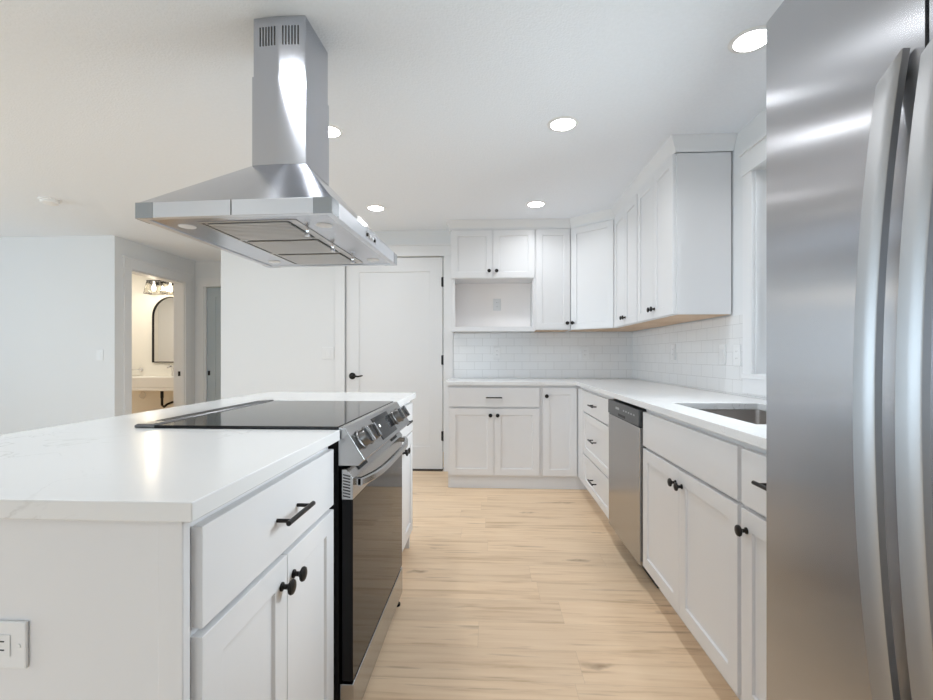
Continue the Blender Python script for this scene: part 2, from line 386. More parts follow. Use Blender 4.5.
window_unit('window_3', 'Y', -4.45, -4.0, 0.2, 0.0, 2.2, [-1.9], 0.09)
# casing of the sink window
mb = MB()
mb.box(XW-0.018, XW, WY1, WY1+0.084, WZ0-0.0025, WZ1).box(XW-0.018, XW, WY0-0.092, WY0, WZ0-0.0025, WZ1)
mb.box(XW-0.024, XW, WY0-0.105, WY1+0.088, WZ1, WZ1+0.11).box(XW-0.034, XW, WY0-0.115, WY1+0.098, WZ1+0.11, WZ1+0.128)
struct('trim_window', mb, MTRIM, bevel=0.0015)
mb = MB().box(XW-0.022, XW+0.07, WY0-0.092, WY1+0.092, WZ0-0.028, WZ0-0.003).box(XW-0.016, XW, WY0-0.09, WY1+0.09, 0.925, WZ0-0.028)
struct('trim_window_sill', mb, MTRIM, bevel=0.0015)
mb = MB().box(XW, XW+0.07, WY1-0.006, WY1-0.001, WZ0, WZ1)
struct('trim_window_jamb', mb, MTRIM)

# tile backsplash
struct('backsplash_back', MB().box(-0.36, XW-0.0005, YB-0.008, YB-0.0005, CT1+0.001, 1.344), MTX)
mb = MB().box(XW-0.008, XW-0.0005, WY1+0.094, YB-0.0085, CT1+0.001, 1.344).box(XW-0.008, XW-0.0005, 0.96, WY1+0.094, CT1+0.001, 0.925)
struct('backsplash_right', mb, MTY)

# pantry door and casing
mb = MB()
mb.box(DX0-0.105, DX0-0.012, YB-0.019, YB, 0, DZ+0.008).box(DX1+0.012, DX1+0.105, YB-0.019, YB, 0, DZ+0.008)
mb.box(DX0-0.115, DX1+0.108, YB-0.024, YB, DZ+0.008, DZ+0.108).box(DX0-0.128, DX1+0.108, YB-0.034, YB, DZ+0.108, DZ+0.124)
struct('trim_pantry_door', mb, MTRIM, bevel=0.0015)
struct('trim_pantry_threshold', MB().box(DX0, DX1, YB-0.01, YB+0.1, 0.0002, 0.010), mat('dark_bronze_threshold', (0.12, 0.10, 0.085), 0.5, 0.5, vary=(20, .1)))
def shaker(mb, x0, x1, z0, z1, y0, y1, rail=0.058, rec=0.008, top=None, bot=None):
    """panel door: front at y0 (towards -y), back at y1, with a recessed flat centre"""
    top = top or rail; bot = bot or rail
    bm = mb.bm
    def V(x, y, z): return bm.verts.new((x, y, z))
    O = [V(x0, y0, z0), V(x1, y0, z0), V(x1, y0, z1), V(x0, y0, z1)]
    a, b, c, d = x0+rail, x1-rail, z0+bot, z1-top
    I = [V(a, y0, c), V(b, y0, c), V(b, y0, d), V(a, y0, d)]
    e = 0.0015
    J = [V(a+e, y0+rec, c+e), V(b-e, y0+rec, c+e), V(b-e, y0+rec, d-e), V(a+e, y0+rec, d-e)]
    B = [V(x0, y1, z0), V(x1, y1, z0), V(x1, y1, z1), V(x0, y1, z1)]
    for i in range(4):
        j = (i+1) % 4
        bm.faces.new((O[i], O[j], I[j], I[i])); bm.faces.new((I[i], I[j], J[j], J[i])); bm.faces.new((O[j], O[i], B[i], B[j]))
    bm.faces.new(J); bm.faces.new(B[::-1])
    return mb
d1 = struct('door_1', shaker(MB(), DX0, DX1, 0.018, DZ, YB+0.002, YB+0.037, 0.125, 0.009, 0.14, 0.22), MDOOR, bevel=0.001)
for z in (1.843, 1.082, 0.342):
    MB().tube([(DX1+0.005, YB-0.006, z-0.048), (DX1+0.005, YB-0.006, z+0.048)], 0.0075, 10).box(DX1-0.012, DX1+0.012, YB-0.002, YB+0.001, z-0.045, z+0.045).build('hinge', MBLK, d1)
mb = MB().lathe([(0.033, 0), (0.033, 0.006), (0.028, 0.010), (0.012, 0.012), (0.011, 0.045), (0.0, 0.046)], 28, Matrix.Translation((-1.357, YB+0.001, 0.925)) @ Matrix.Rotation(PI/2, 4, 'X'))
mb.tube([(-1.357, YB-0.042, 0.925), (-1.325, YB-0.044, 0.926), (-1.29, YB-0.042, 0.921), (-1.255, YB-0.038, 0.928), (-1.244, YB-0.036, 0.931)], [0.010, 0.009, 0.008, 0.007, 0.005], 12)
mb.build('door_handle', MBLK, d1, smooth=True)

# bathroom doorway casing and jamb; hall end casing and door
mb = MB()
for y0, y1 in ((BY0-0.092, BY0), (BY1, BY1+0.092)): mb.box(XH, XH+0.018, y0, y1, 0, BZ)
mb.box(XH, XH+0.022, BY0-0.10, BY1+0.10, BZ, BZ+0.11).box(XH, XH+0.030, BY0-0.11, BY1+0.11, BZ+0.11, BZ+0.126)
mb.box(XH-0.135, XH, BY1-0.014, BY1-0.0005, 0, BZ).box(XH-0.135, XH, BY0+0.0005, BY0+0.014, 0, BZ).box(XH-0.135, XH, BY0+0.014, BY1-0.014, BZ-0.014, BZ-0.0005)
struct('trim_bath_door', mb, MTRIM, bevel=0.001)
tag(MB().box(XH-0.075, XH-0.045, BY1-0.0165, BY1-0.0142, 0.87, 0.93).build('strike_plate', MBLK), 'small black latch plate on the far jamb of the bathroom doorway', 'latch plate')
mb = MB()
mb.box(EX0-0.085, EX0, 5.812, 5.83, 0, 2.02).box(EX1, EX1+0.085, 5.812, 5.83, 0, 2.02).box(EX0-0.095, EX1+0.095, 5.808, 5.83, 2.02, 2.13)
mb.box(EX0-0.0, EX0+0.014, 5.8305, 5.95, 0, 2.02)
struct('trim_hall_door', mb, MTRIM, bevel=0.001)
d2 = struct('door_2', shaker(MB(), EX0+0.016, EX1-0.004, 0.01, 2.012, 5.865, 5.90, 0.11, 0.008, 0.12, 0.2), MHDOOR, bevel=0.001)
mb = MB().box(EX0+0.03, EX0+0.055, 5.858, 5.866, 0.87, 0.93)
mb.build('latch', MBLK, d2, bevel=0.001)

# baseboards
def base(name, x0, x1, y0, y1): struct(name, MB().box(x0, x1, y0, y1, 0.0005, 0.11), MTRIM, bevel=0.002)
base('baseboard_back', -2.69, DX0-0.106, YB-0.013, YB-0.0005)
base('baseboard_living', -7.05, XH, 4.527, 4.5395)
base('baseboard_hall_near', XH+0.0005, XH+0.013, 4.54, BY0-0.093)
base('baseboard_hall_far', XH+0.0005, XH+0.013, BY1+0.093, 5.829)
base('baseboard_rear', -7.05, -4.01, -4.3995, -4.387)
base('baseboard_left', -7.0495, -7.037, -4.38, 4.52)

# crown moulding over the uppers (continuous, follows the diagonal corner)
def crown(path, name):
    """sweep a crown profile along a 2D path; offset to the left-hand normal = into the room"""
    prof = [(0.0, 2.268), (0.006, 2.268), (0.010, 2.285), (0.018, 2.300), (0.032, 2.325), (0.042, 2.340), (0.045, H-0.0005), (0.0, H-0.0005)]
    bm = bmesh.new(); rings = []
    n = len(path)
    for i in range(n):
        p = Vector(path[i]); ds = []
        if i > 0: ds.append((p-Vector(path[i-1])).normalized())
        if i < n-1: ds.append((Vector(path[i+1])-p).normalized())
        ns = [Vector((d.y, -d.x)) for d in ds]
        m_ = sum(ns, Vector((0, 0))).normalized(); k = 1/max(0.3, m_.dot(ns[0]))
        rings.append([bm.verts.new((p.x+m_.x*k*o, p.y+m_.y*k*o, z)) for o, z in prof])
    for a, b in zip(rings, rings[1:]):
        for j in range(len(prof)):
            jj = (j+1) % len(prof); bm.faces.new((a[j], a[jj], b[jj], b[j]))
    bm.faces.new(rings[0]); bm.faces.new(rings[-1][::-1])
    mb = MB(); mb.bm = bm
    return struct(name, mb, MTRIM)
UY0 = 2.675                                  # near end of right uppers
DG0, DG1 = (0.722, UB-0.0), (UR, 3.935)      # diagonal corner, frame plane
crown([(-0.362, YB-0.001), (-0.362, UB-0.003), (0.722, UB-0.003), (UR-0.003, 3.93), (UR-0.003, UY0-0.004), (XW-0.001, UY0-0.004)], 'trim_crown')

# ---------------------------------------------------------------- cabinetry
def grid_slab(xs, ys, keep, z0, z1):
    bm = bmesh.new(); V = {}
    def v(i, j, k):
        if (i, j, k) not in V: V[(i, j, k)] = bm.verts.new((xs[i], ys[j], (z0, z1)[k]))
        return V[(i, j, k)]
    cells = {(i, j) for i in range(len(xs)-1) for j in range(len(ys)-1) if keep((xs[i]+xs[i+1])/2, (ys[j]+ys[j+1])/2)}
    for i, j in cells:
        bm.faces.new((v(i, j, 1), v(i+1, j, 1), v(i+1, j+1, 1), v(i, j+1, 1))); bm.faces.new((v(i, j, 0), v(i, j+1, 0), v(i+1, j+1, 0), v(i+1, j, 0)))
        for di, dj, a, b in ((-1, 0, (i, j), (i, j+1)), (1, 0, (i+1, j), (i+1, j+1)), (0, -1, (i, j), (i+1, j)), (0, 1, (i, j+1), (i+1, j+1))):
            if (i+di, j+dj) not in cells: bm.faces.new((v(*a, 0), v(*b, 0), v(*b, 1), v(*a, 1)))
    bmesh.ops.dissolve_limit(bm, angle_limit=0.01, verts=bm.verts, edges=bm.edges)
    mb = MB(); mb.bm = bm; return mb
def knob_mb(x, z, y=0.0):
    Mx = Matrix.Translation((x, y, z)) @ Matrix.Rotation(PI/2, 4, 'X')
    return MB().lathe([(0.0095, 0), (0.0095, 0.003), (0.0055, 0.006), (0.0055, 0.013), (0.009, 0.017), (0.0155, 0.020), (0.0165, 0.023), (0.015, 0.0265), (0.009, 0.029), (0, 0.030)], 24, Mx)
def pull_mb(x, z, y=0.0, L=0.135):
    m_ = MB().tube([(x-L/2, y-0.032, z), (x+L/2, y-0.032, z)], 0.0055, 14)
    for s in (-1, 1): m_.tube([(x+s*0.38*L, y, z), (x+s*0.38*L, y-0.032, z)], 0.0042, 12)
    return m_
def add_door(root, x0, x1, z0, z1, knob=None, label=None, rail=0.056):
    d = shaker(MB(), x0, x1, z0, z1, -0.020, -0.0005, rail).build('door', MCAB, root, bevel=0.0012)
    if knob: knob_mb(knob[0], knob[1], -0.0205).build('knob', MBLK, d, smooth=True)
    return d
def add_drawer(root, x0, x1, z0, z1, pull=True, flat=True, L=0.135, pz=None):
    mb = MB()
    if flat: mb.box(x0, x1, -0.020, -0.0005, z0, z1)
    else: shaker(mb, x0, x1, z0, z1, -0.020, -0.0005, 0.05)
    d = mb.build('drawer', MCAB, root, bevel=0.0015)
    if pull: pull_mb((x0+x1)/2, pz or (z0+z1)/2, -0.0205, L).build('handle', MBLK, d, smooth=True)
    return d
def carcass(root, w, depth, z0, z1, name='body', m=None, shell=False):
    if shell:   # open-topped box for the sink
        mb = grid_slab([0, 0.016, w-0.016, w], [0, 0.016, depth-0.012, depth], lambda x, y: not (0.016 < x < w-0.016 and 0.016 < y < depth-0.012), z0+0.017, z1)
        b = mb.build(name, m or MCAB, root); MB().box(0, w, 0, depth, z0, z0+0.0165).build('bottom_panel', m or MCAB, root); return b
    return MB().box(0, w, 0, depth, z0, z1).build(name, m or MCAB, root, bevel=0.001)
def toe(root, w, depth, rec=0.062, side=0):
    return MB().box(side, w, rec, depth, 0.0005, 0.1035).build('toe_kick', MTOE, root)
ZS0, ZS1, ZD0, ZD1 = 0.693, 0.853, 0.117, 0.680    # slab drawer / door heights
def base_cab(label, loc, rz, w, depth=0.56, kind='drawer2', ks=None, toe_rec=0.062, toe_side=0, m=0.010, group='white shaker base cabinets'):
    r = thing('base_cabinet', label, 'cabinet', loc, rz, group)
    carcass(r, w, depth, 0.104, CT0-0.0006, shell=(kind == 'false2')); toe(r, w, depth, toe_rec, toe_side)
    if kind in ('drawer2', 'false2'):
        add_drawer(r, m, w-m, ZS0, ZS1, kind == 'drawer2')
        c = w/2; add_door(r, m, c-0.0015, ZD0, ZD1, (c-0.030, ZD1-0.057)); add_door(r, c+0.0015, w-m, ZD0, ZD1, (c+0.030, ZD1-0.057))
    if kind == 'drawer1':
        add_drawer(r, m, w-m, ZS0, ZS1, L=0.17, pz=0.785); add_door(r, m, w-m, ZD0, ZD1, (m+0.030 if ks == 'L' else w-m-0.030, ZD1-0.057))
    if kind == 'stack':
        add_drawer(r, m, w-m, ZS0-0.003, ZS1-0.003); add_drawer(r, m, w-m, 0.365, 0.680, True, False); add_drawer(r, m, w-m, ZD0, 0.355, True, False)
    return r
# back run (front faces the camera)
base_cab('white base cabinet with one drawer over two doors, beside the pantry door', (-0.358, FB, 0), 0, 0.777, 0.567, toe_rec=0.012, m=0.009)
r = thing('corner_base_cabinet', 'white corner base cabinet with one full-height door, under the bend of the worktop', 'cabinet', (0.4195, FB, 0), 0, 'white shaker base cabinets')
mb = MB().box(0, 0.93, 0.0, 0.567, 0.104, CT0-0.0006); mb.box(FR-0.4195, 0.93, 3.70-FB, 0, 0.104, CT0-0.0006); mb.build('body', MCAB, r, bevel=0.001)
MB().box(0, 0.93, 0.012, 0.567, 0.0005, 0.1035).box(FR-0.4195+0.062, 0.93, 3.70-FB, 0.012, 0.0005, 0.1035).build('toe_kick', MTOE, r)
add_door(r, 0.019, 0.300, ZD0, ZS1, (0.019+0.030, 0.787))
mb = MB().box(FR-0.4195-0.020, FR-0.4195-0.0005, 3.704-FB, -0.022, ZD0, ZS1); mb.build('filler_panel', MCAB, r, bevel=0.001)
# right run (front faces the aisle), local x runs towards the camera
def rc(label, y0, y1, kind, **k): return base_cab(label, (FR, y0, 0), -PI/2, y0-y1, 0.60, kind, **k)
rc('white cabinet with a stack of three drawers, on the far side of the dishwasher', 3.698, 2.871, 'stack')
rc('white sink base cabinet with a plain false front over two doors', 2.270, 1.400, 'false2')
rc('narrow white cabinet with one drawer over one door, beside the refrigerator', 1.399, 0.965, 'drawer1', ks='L')
# island cabinets (front faces the aisle), local x runs away from the camera
def ic(label, y0, y1): return base_cab(label, (FI, y0, 0), PI/2, y1-y0, 0.59, 'drawer2', toe_side=0.0)
ic('white island cabinet with drawer and two doors, nearest the camera beside the range', 0.693, 1.322)
ic('white island cabinet with two doors at the far end, beyond the range', 2.105, 2.675)
# island end and back panels
r = thing('island_panel', 'plain white painted panel closing the near end and back of the island', 'panel', (0, 0, 0))
MB().box(-1.10, -0.4625, 0.676, 0.6925, 0.0005, CT0-0.0006).build('end_panel', MCAB, r, bevel=0.001)
MB().box(-0.500, -0.4625, 0.6738, 0.6755, 0.0005, CT0-0.0006).build('corner_trim', MCAB, r, bevel=0.001)
MB().box(-1.10, FI-0.001, 2.676, 2.688, 0.0005, CT0-0.0006).build('end_panel', MCAB, r, bevel=0.001)
MB().box(-1.10, -1.085, 0.693, 2.6755, 0.0005, CT0-0.0006).build('back_panel', MCAB, r, bevel=0.001)

# uppers
UZ0, UZ1 = 1.354, 2.267
def upper(label, loc, rz, w, depth, z0, z1, kind='two', knobs=None):
    r = thing('wall_cabinet', label, 'cabinet', loc, rz, 'white shaker wall cabinets')
    MB().box(0, w, 0, depth, z0+0.002, z1).build('body', MCAB, r, bevel=0.001)
    MB().box(0.012, w-0.012, 0.012, depth, z0, z0+0.0015).build('bottom_panel', MWOOD, r)
    m = 0.007
    if kind == 'two':
        c = w/2; add_door(r, m, c-0.0015, z0+0.006, z1-0.004, (c-0.026, z0+0.062)); add_door(r, c+0.0015, w-m, z0+0.006, z1-0.004, (c+0.026, z0+0.062))
    else:
        add_door(r, m, w-m, z0+0.006, z1-0.004, (m+0.028 if kind == 'L' else w-m-0.028, z0+0.062))
    return r
# microwave cabinet: two short doors over an open niche
r = thing('wall_cabinet', 'white wall cabinet with two short doors above an open niche', 'cabinet', (-0.362, UB, 0), 0, 'white shaker wall cabinets')
WM, DM = 0.765, YB-UB-0.001
MB().box(0, WM, 0, DM, 1.822, UZ1).build('body', MCAB, r, bevel=0.001)
pieces('side_panel', [(0, 0.016, 0, DM-0.008, 1.345, 1.8215), (WM-0.016, WM, 0, DM-0.008, 1.345, 1.8215)], MCAB, r)
pieces('face_stile', [(0.0165, 0.040, 0, 0.018, 1.345, 1.8215), (WM-0.022, WM-0.0165, 0, 0.018, 1.345, 1.8215)], MCAB, r)
mb = MB().box(0.0165, WM-0.0165, 0.018, DM-0.008, 1.372, 1.388).box(0.040, WM-0.022, 0, 0.0175, 1.345, 1.388); mb.build('shelf', MCAB, r, bevel=0.001)
MB().box(0.017, WM-0.017, DM-0.014, DM-0.009, 1.3885, 1.8215).build('back_panel', mat('niche_bounce_tone', (0.92, 0.885, 0.87), .5, vary=(3, .01)), r)  # warm bounce light put into the pale pinkish back colour
for a, b in ((0.010, WM/2-0.0015), (WM/2+0.0015, WM-0.007)):
    k = b-0.030 if a < 0.2 else a+0.034
    add_door(r, a, b, 1.828, UZ1-0.004, (k, 1.890))
upper('tall white wall cabinet with one door, between the open niche and the diagonal corner', (0.4035, UB, 0), 0, 0.318, YB-UB-0.010, UZ0, UZ1, 'R')
# diagonal corner
r = thing('wall_cabinet', 'white wall cabinet with one door set diagonally across the corner', 'cabinet', (0.7225, UB, 0), 0, 'white shaker wall cabinets')
ddx, ddy = UR-0.7225, 3.935-UB
pts = [(0, 0), (ddx, ddy), (XW-0.010-0.7225, ddy), (XW-0.010-0.7225, YB-UB-0.010), (0, YB-UB-0.010)]
MB().prism(pts, 'Z', UZ0+0.002, UZ1).build('body', MCAB, r, bevel=0.001)
MB().prism([(0.02, 0.01), (ddx, ddy+0.02), (0.62, ddy+0.02), (0.62, 0.26), (0.02, 0.26)], 'Z', UZ0, UZ0+0.0015).build('bottom_panel', MWOOD, r)
ang = math.atan2(ddy, ddx); Ld = math.hypot(ddx, ddy)
dd = shaker(MB(), 0.014, Ld-0.014, UZ0+0.006, UZ1-0.004, -0.020, -0.0005, 0.056)
for v in dd.bm.verts: v.co = Matrix.Rotation(ang, 4, 'Z') @ v.co
dd = dd.build('door', MCAB, r, bevel=0.0012)
kk = knob_mb(0.042, UZ0+0.062, -0.0205)
for v in kk.bm.verts: v.co = Matrix.Rotation(ang, 4, 'Z') @ v.co
kk.build('knob', MBLK, dd, smooth=True)
upper('white two-door wall cabinet on the right wall, between the diagonal corner and the end cabinet', (UR, 3.934, 0), -PI/2, 0.617, XW-UR-0.010, UZ0, UZ1)
upper('white two-door wall cabinet on the right wall, nearest the window', (UR, 3.3165, 0), -PI/2, 3.3165-UY0, XW-UR-0.010, UZ0, UZ1)

# worktops
def outline_slab(pts, z0, z1, hole=None):
    mb = MB(); mb.prism(pts, 'Z', z0, z1); return mb
# L-shaped kitchen worktop built of abutting rectangles welded into one slab, with the sink cut-out
SX0, SX1, SY0, SY1 = 0.835, 1.215, 1.50, 2.175
XC, YC = 0.715, 3.890
xs = sorted({-0.385, XC, SX0, SX1, XW-0.0005}); ys = sorted({0.962, SY0, SY1, YC, YB-0.0005})
def keepk(x, y):
    if x < XC and y < YC: return False
    return not (SX0 < x < SX1 and SY0 < y < SY1)
tag(grid_slab(xs, ys, keepk, CT0, CT1).build('worktop', MQ, bevel=0.002), 'L-shaped white quartz worktop running along the back wall and under the window', 'worktop')
IX0, IX1, IY0, IY1 = -1.33, -0.436, 0.657, 2.705
RY0, RY1, RXB = 1.335, 2.095, -1.062
xs2 = [IX0, RXB, IX1]; ys2 = [IY0, RY0-0.010, RY1+0.010, IY1]
tag(grid_slab(xs2, ys2, lambda x, y: not (x > RXB and RY0-0.01 < y < RY1+0.01), CT0, CT1).build('worktop', MQ, bevel=0.002), 'white veined quartz island worktop with the range set into it', 'worktop')

# undermount sink
r = thing('sink', 'undermount stainless steel sink basin in the worktop under the window', 'sink', ((SX0+SX1)/2, (SY0+SY1)/2, CT0-0.0005))
a, b, dp, t = (SX1-SX0)/2+0.006, (SY1-SY0)/2+0.006, 0.215, 0.002
mb = MB()
cor = []
def rr(a, b, rad, n=5):
    out = []
    for cx, cy, s in ((a-rad, b-rad, 0), (-a+rad, b-rad, 1), (-a+rad, -b+rad, 2), (a-rad, -b+rad, 3)):
        for i in range(n+1): th = PI/2*(s+i/n); out.append((cx+rad*math.cos(th), cy+rad*math.sin(th)))
    return out
levels = [(a+0.02, b+0.02, 0.03, 0.0), (a, b, 0.02, 0.0), (a-0.004, b-0.004, 0.022, -dp+0.02), (a-0.018, b-0.018, 0.03, -dp), (a-0.016, b-0.016, 0.03, -dp-t), (a+0.002, b+0.002, 0.022, -dp+0.02), (a+0.002, b+0.002, 0.02, -0.003), (a+0.02, b+0.02, 0.03, -0.003)]
rings = [[mb.bm.verts.new((x, y, z)) for x, y in rr(aa, bb, rd)] for aa, bb, rd, z in levels]
for A, B in zip(rings, rings[1:]+rings[:1]):
    if A is rings[3]: continue
    n = len(A)
    for i in range(n): mb.bm.faces.new((A[i], A[(i+1) % n], B[(i+1) % n], B[i]))
mb.bm.faces.new(rings[3]); mb.bm.faces.new(rings[4][::-1])
mb.build('basin', mat('sink_steel', (0.50, 0.47, 0.45), 0.3, 1.0, vary=(30, .06)), r, smooth=True)
MB().lathe([(0, 0.0005), (0.02, 0.0005), (0.024, 0.003), (0.045, 0.004), (0.047, 0.0)], 28, Matrix.Translation((0.03, 0, -dp+0.0005))).build('drain', MCHROME, r, smooth=True)
# black faucet behind the basin
fy, fx = 1.80, 1.285
r = thing('faucet', 'matte black pull-down kitchen faucet behind the sink, mostly hidden by the refrigerator', 'faucet', (fx, fy, CT1))
MB().lathe([(0.027, 0.0005), (0.027, 0.008), (0.021, 0.012), (0.019, 0.10), (0.014, 0.11), (0, 0.11)], 24).build('body', MBLK, r, smooth=True)
pts = [(0, 0, 0.10), (0, 0, 0.27)] + [(-0.09+0.09*math.cos(PI*i/10), 0.09*math.sin(PI*i/10)*0.0+0.0, 0.27+0.09*math.sin(PI*i/10)) for i in range(1, 11)] + [(-0.18, 0.0, 0.22)]
MB().tube(pts, 0.011, 14).build('spout', MBLK, r, smooth=True)
MB().tube([(-0.18, 0, 0.221), (-0.18, 0, 0.20), (-0.18, 0, 0.13), (-0.18, 0, 0.115)], [0.012, 0.015, 0.019, 0.017], 16).build('spray_head', MBLK, r, smooth=True)
MB().tube([(0, -0.018, 0.07), (0, -0.05, 0.075), (0, -0.095, 0.10)], [0.009, 0.007, 0.005], 12).build('lever', MBLK, r, smooth=True)

# ---------------------------------------------------------------- dishwasher
r = thing('dishwasher', 'stainless steel dishwasher with dark control strip between drawers and sink cabinet', 'dishwasher', (FR, 2.866, 0), -PI/2)
wd = 2.866-2.275
MB().box(0.002, wd-0.002, 0.02, 0.58, 0.09, CT0-0.012).build('body', MGASKET, r)
MB().box(0.004, wd-0.004, -0.030, 0.019, 0.105, 0.774).build('door', MDW, r, bevel=0.003)
cp = MB().box(0.004, wd-0.004, -0.034, 0.019, 0.778, 0.860).build('control_panel', MDARKSS, r, bevel=0.003)
MB().box(wd*0.5-0.065, wd*0.5+0.065, -0.0355, -0.0335, 0.786, 0.800).build('handle_recess', MSLOT, cp, bevel=0.003)
MMARK = mat('control_marks', (0.45, 0.46, 0.47), 0.4, vary=(10, .02))
pieces('button', [(wd*0.55+i*0.045, wd*0.55+i*0.045+0.020, -0.0352, -0.0341, 0.822, 0.830) for i in range(5)], MMARK, cp)
pieces('status_window', [(wd*0.30, wd*0.42, -0.0352, -0.0341, 0.820, 0.832)], MMARK, cp)
MB().box(0.004, wd-0.004, 0.055, 0.066, 0.0005, 0.0895).build('toe_kick', MSLOT, r)

# ---------------------------------------------------------------- range
XF = -0.404                                   # oven door face
r = thing('range', 'slide-in stainless electric range with black glass cooktop set into the island', 'range', (0, 0, 0))
MB().box(-1.035, -0.4445, RY0+0.004, RY1-0.004, 0.03, 0.900).build('body', MBLACK, r, bevel=0.002)
mb = MB().box(-1.000, -0.444, RY0-0.004, RY1+0.004, 0.9065, 0.9145); mb.build('cooktop', MGLASSTOP, r, bevel=0.001)
mb = MB().prism([(-1.060, 0.907), (-1.0005, 0.907), (-1.0005, 0.914), (-1.006, 0.9185), (-1.050, 0.9185), (-1.060, 0.914)], 'Y', RY0-0.006, RY1+0.006)
vt = mb.build('vent_trim', mat('dark_vent_metal', (0.16, 0.16, 0.165), 0.3, 0.8, vary=(30, .05)), r, bevel=0.001)
pieces('vent_slot', [(-1.044+i*0.020, -1.034+i*0.020, RY0+0.06, RY1-0.06, 0.9180, 0.9190) for i in range(2)], MSLOT, vt)
# slanted control panel
PT, PB = (-0.425, 0.912), (-0.366, 0.818)     # top-back and lower-front of the slanted face
mb = MB().prism([(-0.4435, 0.800), (-0.384, 0.800), PB, PT, (-0.4435, 0.912)], 'Y', RY0-0.002, RY1+0.002)
pan = mb.build('control_panel', MSS2, r, bevel=0.0015)
sd = Vector((PB[0]-PT[0], 0, PB[1]-PT[1])).normalized(); nrm = Vector((-sd.z, 0, sd.x))
if nrm.x < 0: nrm = -nrm
def on_panel(s, y, out): return Vector((PT[0], y, PT[1])) + sd*s + nrm*out
Lp = math.hypot(PB[0]-PT[0], PB[1]-PT[1])
def panel_box(mb, s0, s1, y0, y1, o0, o1):
    vs = [mb.bm.verts.new(on_panel(s, y, o)) for o in (o0, o1) for y in (y0, y1) for s in (s0, s1)]
    for f in ((0, 2, 3, 1), (4, 5, 7, 6), (0, 1, 5, 4), (2, 6, 7, 3), (0, 4, 6, 2), (1, 3, 7, 5)): mb.bm.faces.new([vs[i] for i in f])
mb = MB(); panel_box(mb, 0.014, Lp-0.012, 1.600, 1.835, 0.0002, 0.0015); dsp = mb.build('display', MGLASSTOP, pan)
mb = MB(); panel_box(mb, 0.045, 0.056, 1.640, 1.655, 0.0016, 0.0019); mb.build('icon', MICON, dsp)
zax = nrm; xax = Vector((0, 1, 0)); yax = zax.cross(xax)
for y in (1.400, 1.482, 1.545, 1.905, 1.975, 2.042)[:2] + (1.905, 2.000):
    c = on_panel(Lp*0.5, y, 0.0)
    M4 = Matrix((( xax.x, yax.x, zax.x, c.x), (xax.y, yax.y, zax.y, c.y), (xax.z, yax.z, zax.z, c.z), (0, 0, 0, 1)))
    mb = MB().lathe([(0.031, 0.0005), (0.031, 0.004), (0.027, 0.006), (0.0255, 0.026), (0.0235, 0.029), (0, 0.029)], 28, M4)
    kb = mb.build('knob', MKNOB, pan, smooth=True)
    mb = MB().box(-0.005, 0.005, -0.025, 0.025, 0.0292, 0.040)
    for v in mb.bm.verts: v.co = M4 @ v.co
    mb.build('grip', MSS, kb, bevel=0.002)
# oven door
DY0, DY1 = RY0+0.001, RY1-0.001
dr = MB().box(-0.434, XF, DY0, DY1, 0.168, 0.700).build('oven_door', MBLACK, r, bevel=0.002)
MB().box(XF+0.0002, XF+0.0025, DY0+0.002, DY1-0.002, 0.170, 0.699).build('oven_glass', MOVEN, dr)
mb = MB().prism([(-0.434, 0.7005), (XF+0.003, 0.7005), (XF+0.003, 0.762), (XF-0.016, 0.788), (-0.434, 0.788)], 'Y', DY0, DY1)
tr = mb.build('door_top_rail', MSS2, dr, bevel=0.001)
mb = MB()
for i in range(8): mb.box(-0.431, -0.409, DY0-0.0008, DY0+0.0002, 0.7075+i*0.0088, 0.7110+i*0.0088, Matrix.Rotation(0.22, 3, 'Y'))
mb.build('vent_slot', MSLOT, tr)
for yy in (1.42, 1.90):
    for i in range(6):
        MB().box(XF-0.0090, XF-0.0025, yy+i*0.016, yy+i*0.016+0.007, 0.768, 0.785, Matrix.Rotation(-0.63, 3, 'Y')).build('vent_slot', MSLOT, tr)
# bowed handle
hp = []
for i in range(21):
    u = i/20; y = DY0+0.020+u*(DY1-DY0-0.04); bow = math.sin(PI*u)
    hp.append((XF+0.018+0.034*(1-(2*u-1)**4), y))
mb = MB(); rings = []
for x, y in hp:
    rings.append([mb.bm.verts.new((x+dx, y, 0.747+dz)) for dx, dz in ((-0.006, -0.012), (0.004, -0.012), (0.008, -0.008), (0.008, 0.008), (0.004, 0.012), (-0.006, 0.012))])
for A, B in zip(rings, rings[1:]):
    for k in range(6): mb.bm.faces.new((A[k], A[(k+1) % 6], B[(k+1) % 6], B[k]))
mb.bm.faces.new(rings[0]); mb.bm.faces.new(rings[-1][::-1])
for y in (DY0+0.020, DY1-0.045): mb.box(XF+0.001, XF+0.020, y, y+0.022, 0.738, 0.757)
mb.build('handle', MSS2, dr, smooth=True)
MB().box(-0.440, XF+0.004, DY0, DY1, 0.045, 0.160).build('storage_drawer', MSS2, r, bevel=0.0025)
for x in (-0.44, -0.98):
    for y in (RY0+0.04, RY1-0.03): MB().lathe([(0.016, 0.0005), (0.016, 0.010), (0.009, 0.012), (0.009, 0.046)], 14, Matrix.Translation((x+(0.02 if x > -.5 else 0), y, 0))).build('foot', MBLACK, r)

# ---------------------------------------------------------------- range hood
hx, hy, th = -0.738, 1.70, math.radians(-2.3)
HZ = 1.530
r = thing('range_hood', 'stainless steel pyramid range hood hanging from the ceiling over the island range', 'range hood', (hx, hy, HZ), th)
hw, hd, bh = 0.301, 0.385, 0.046            # half extents along x and y, band height
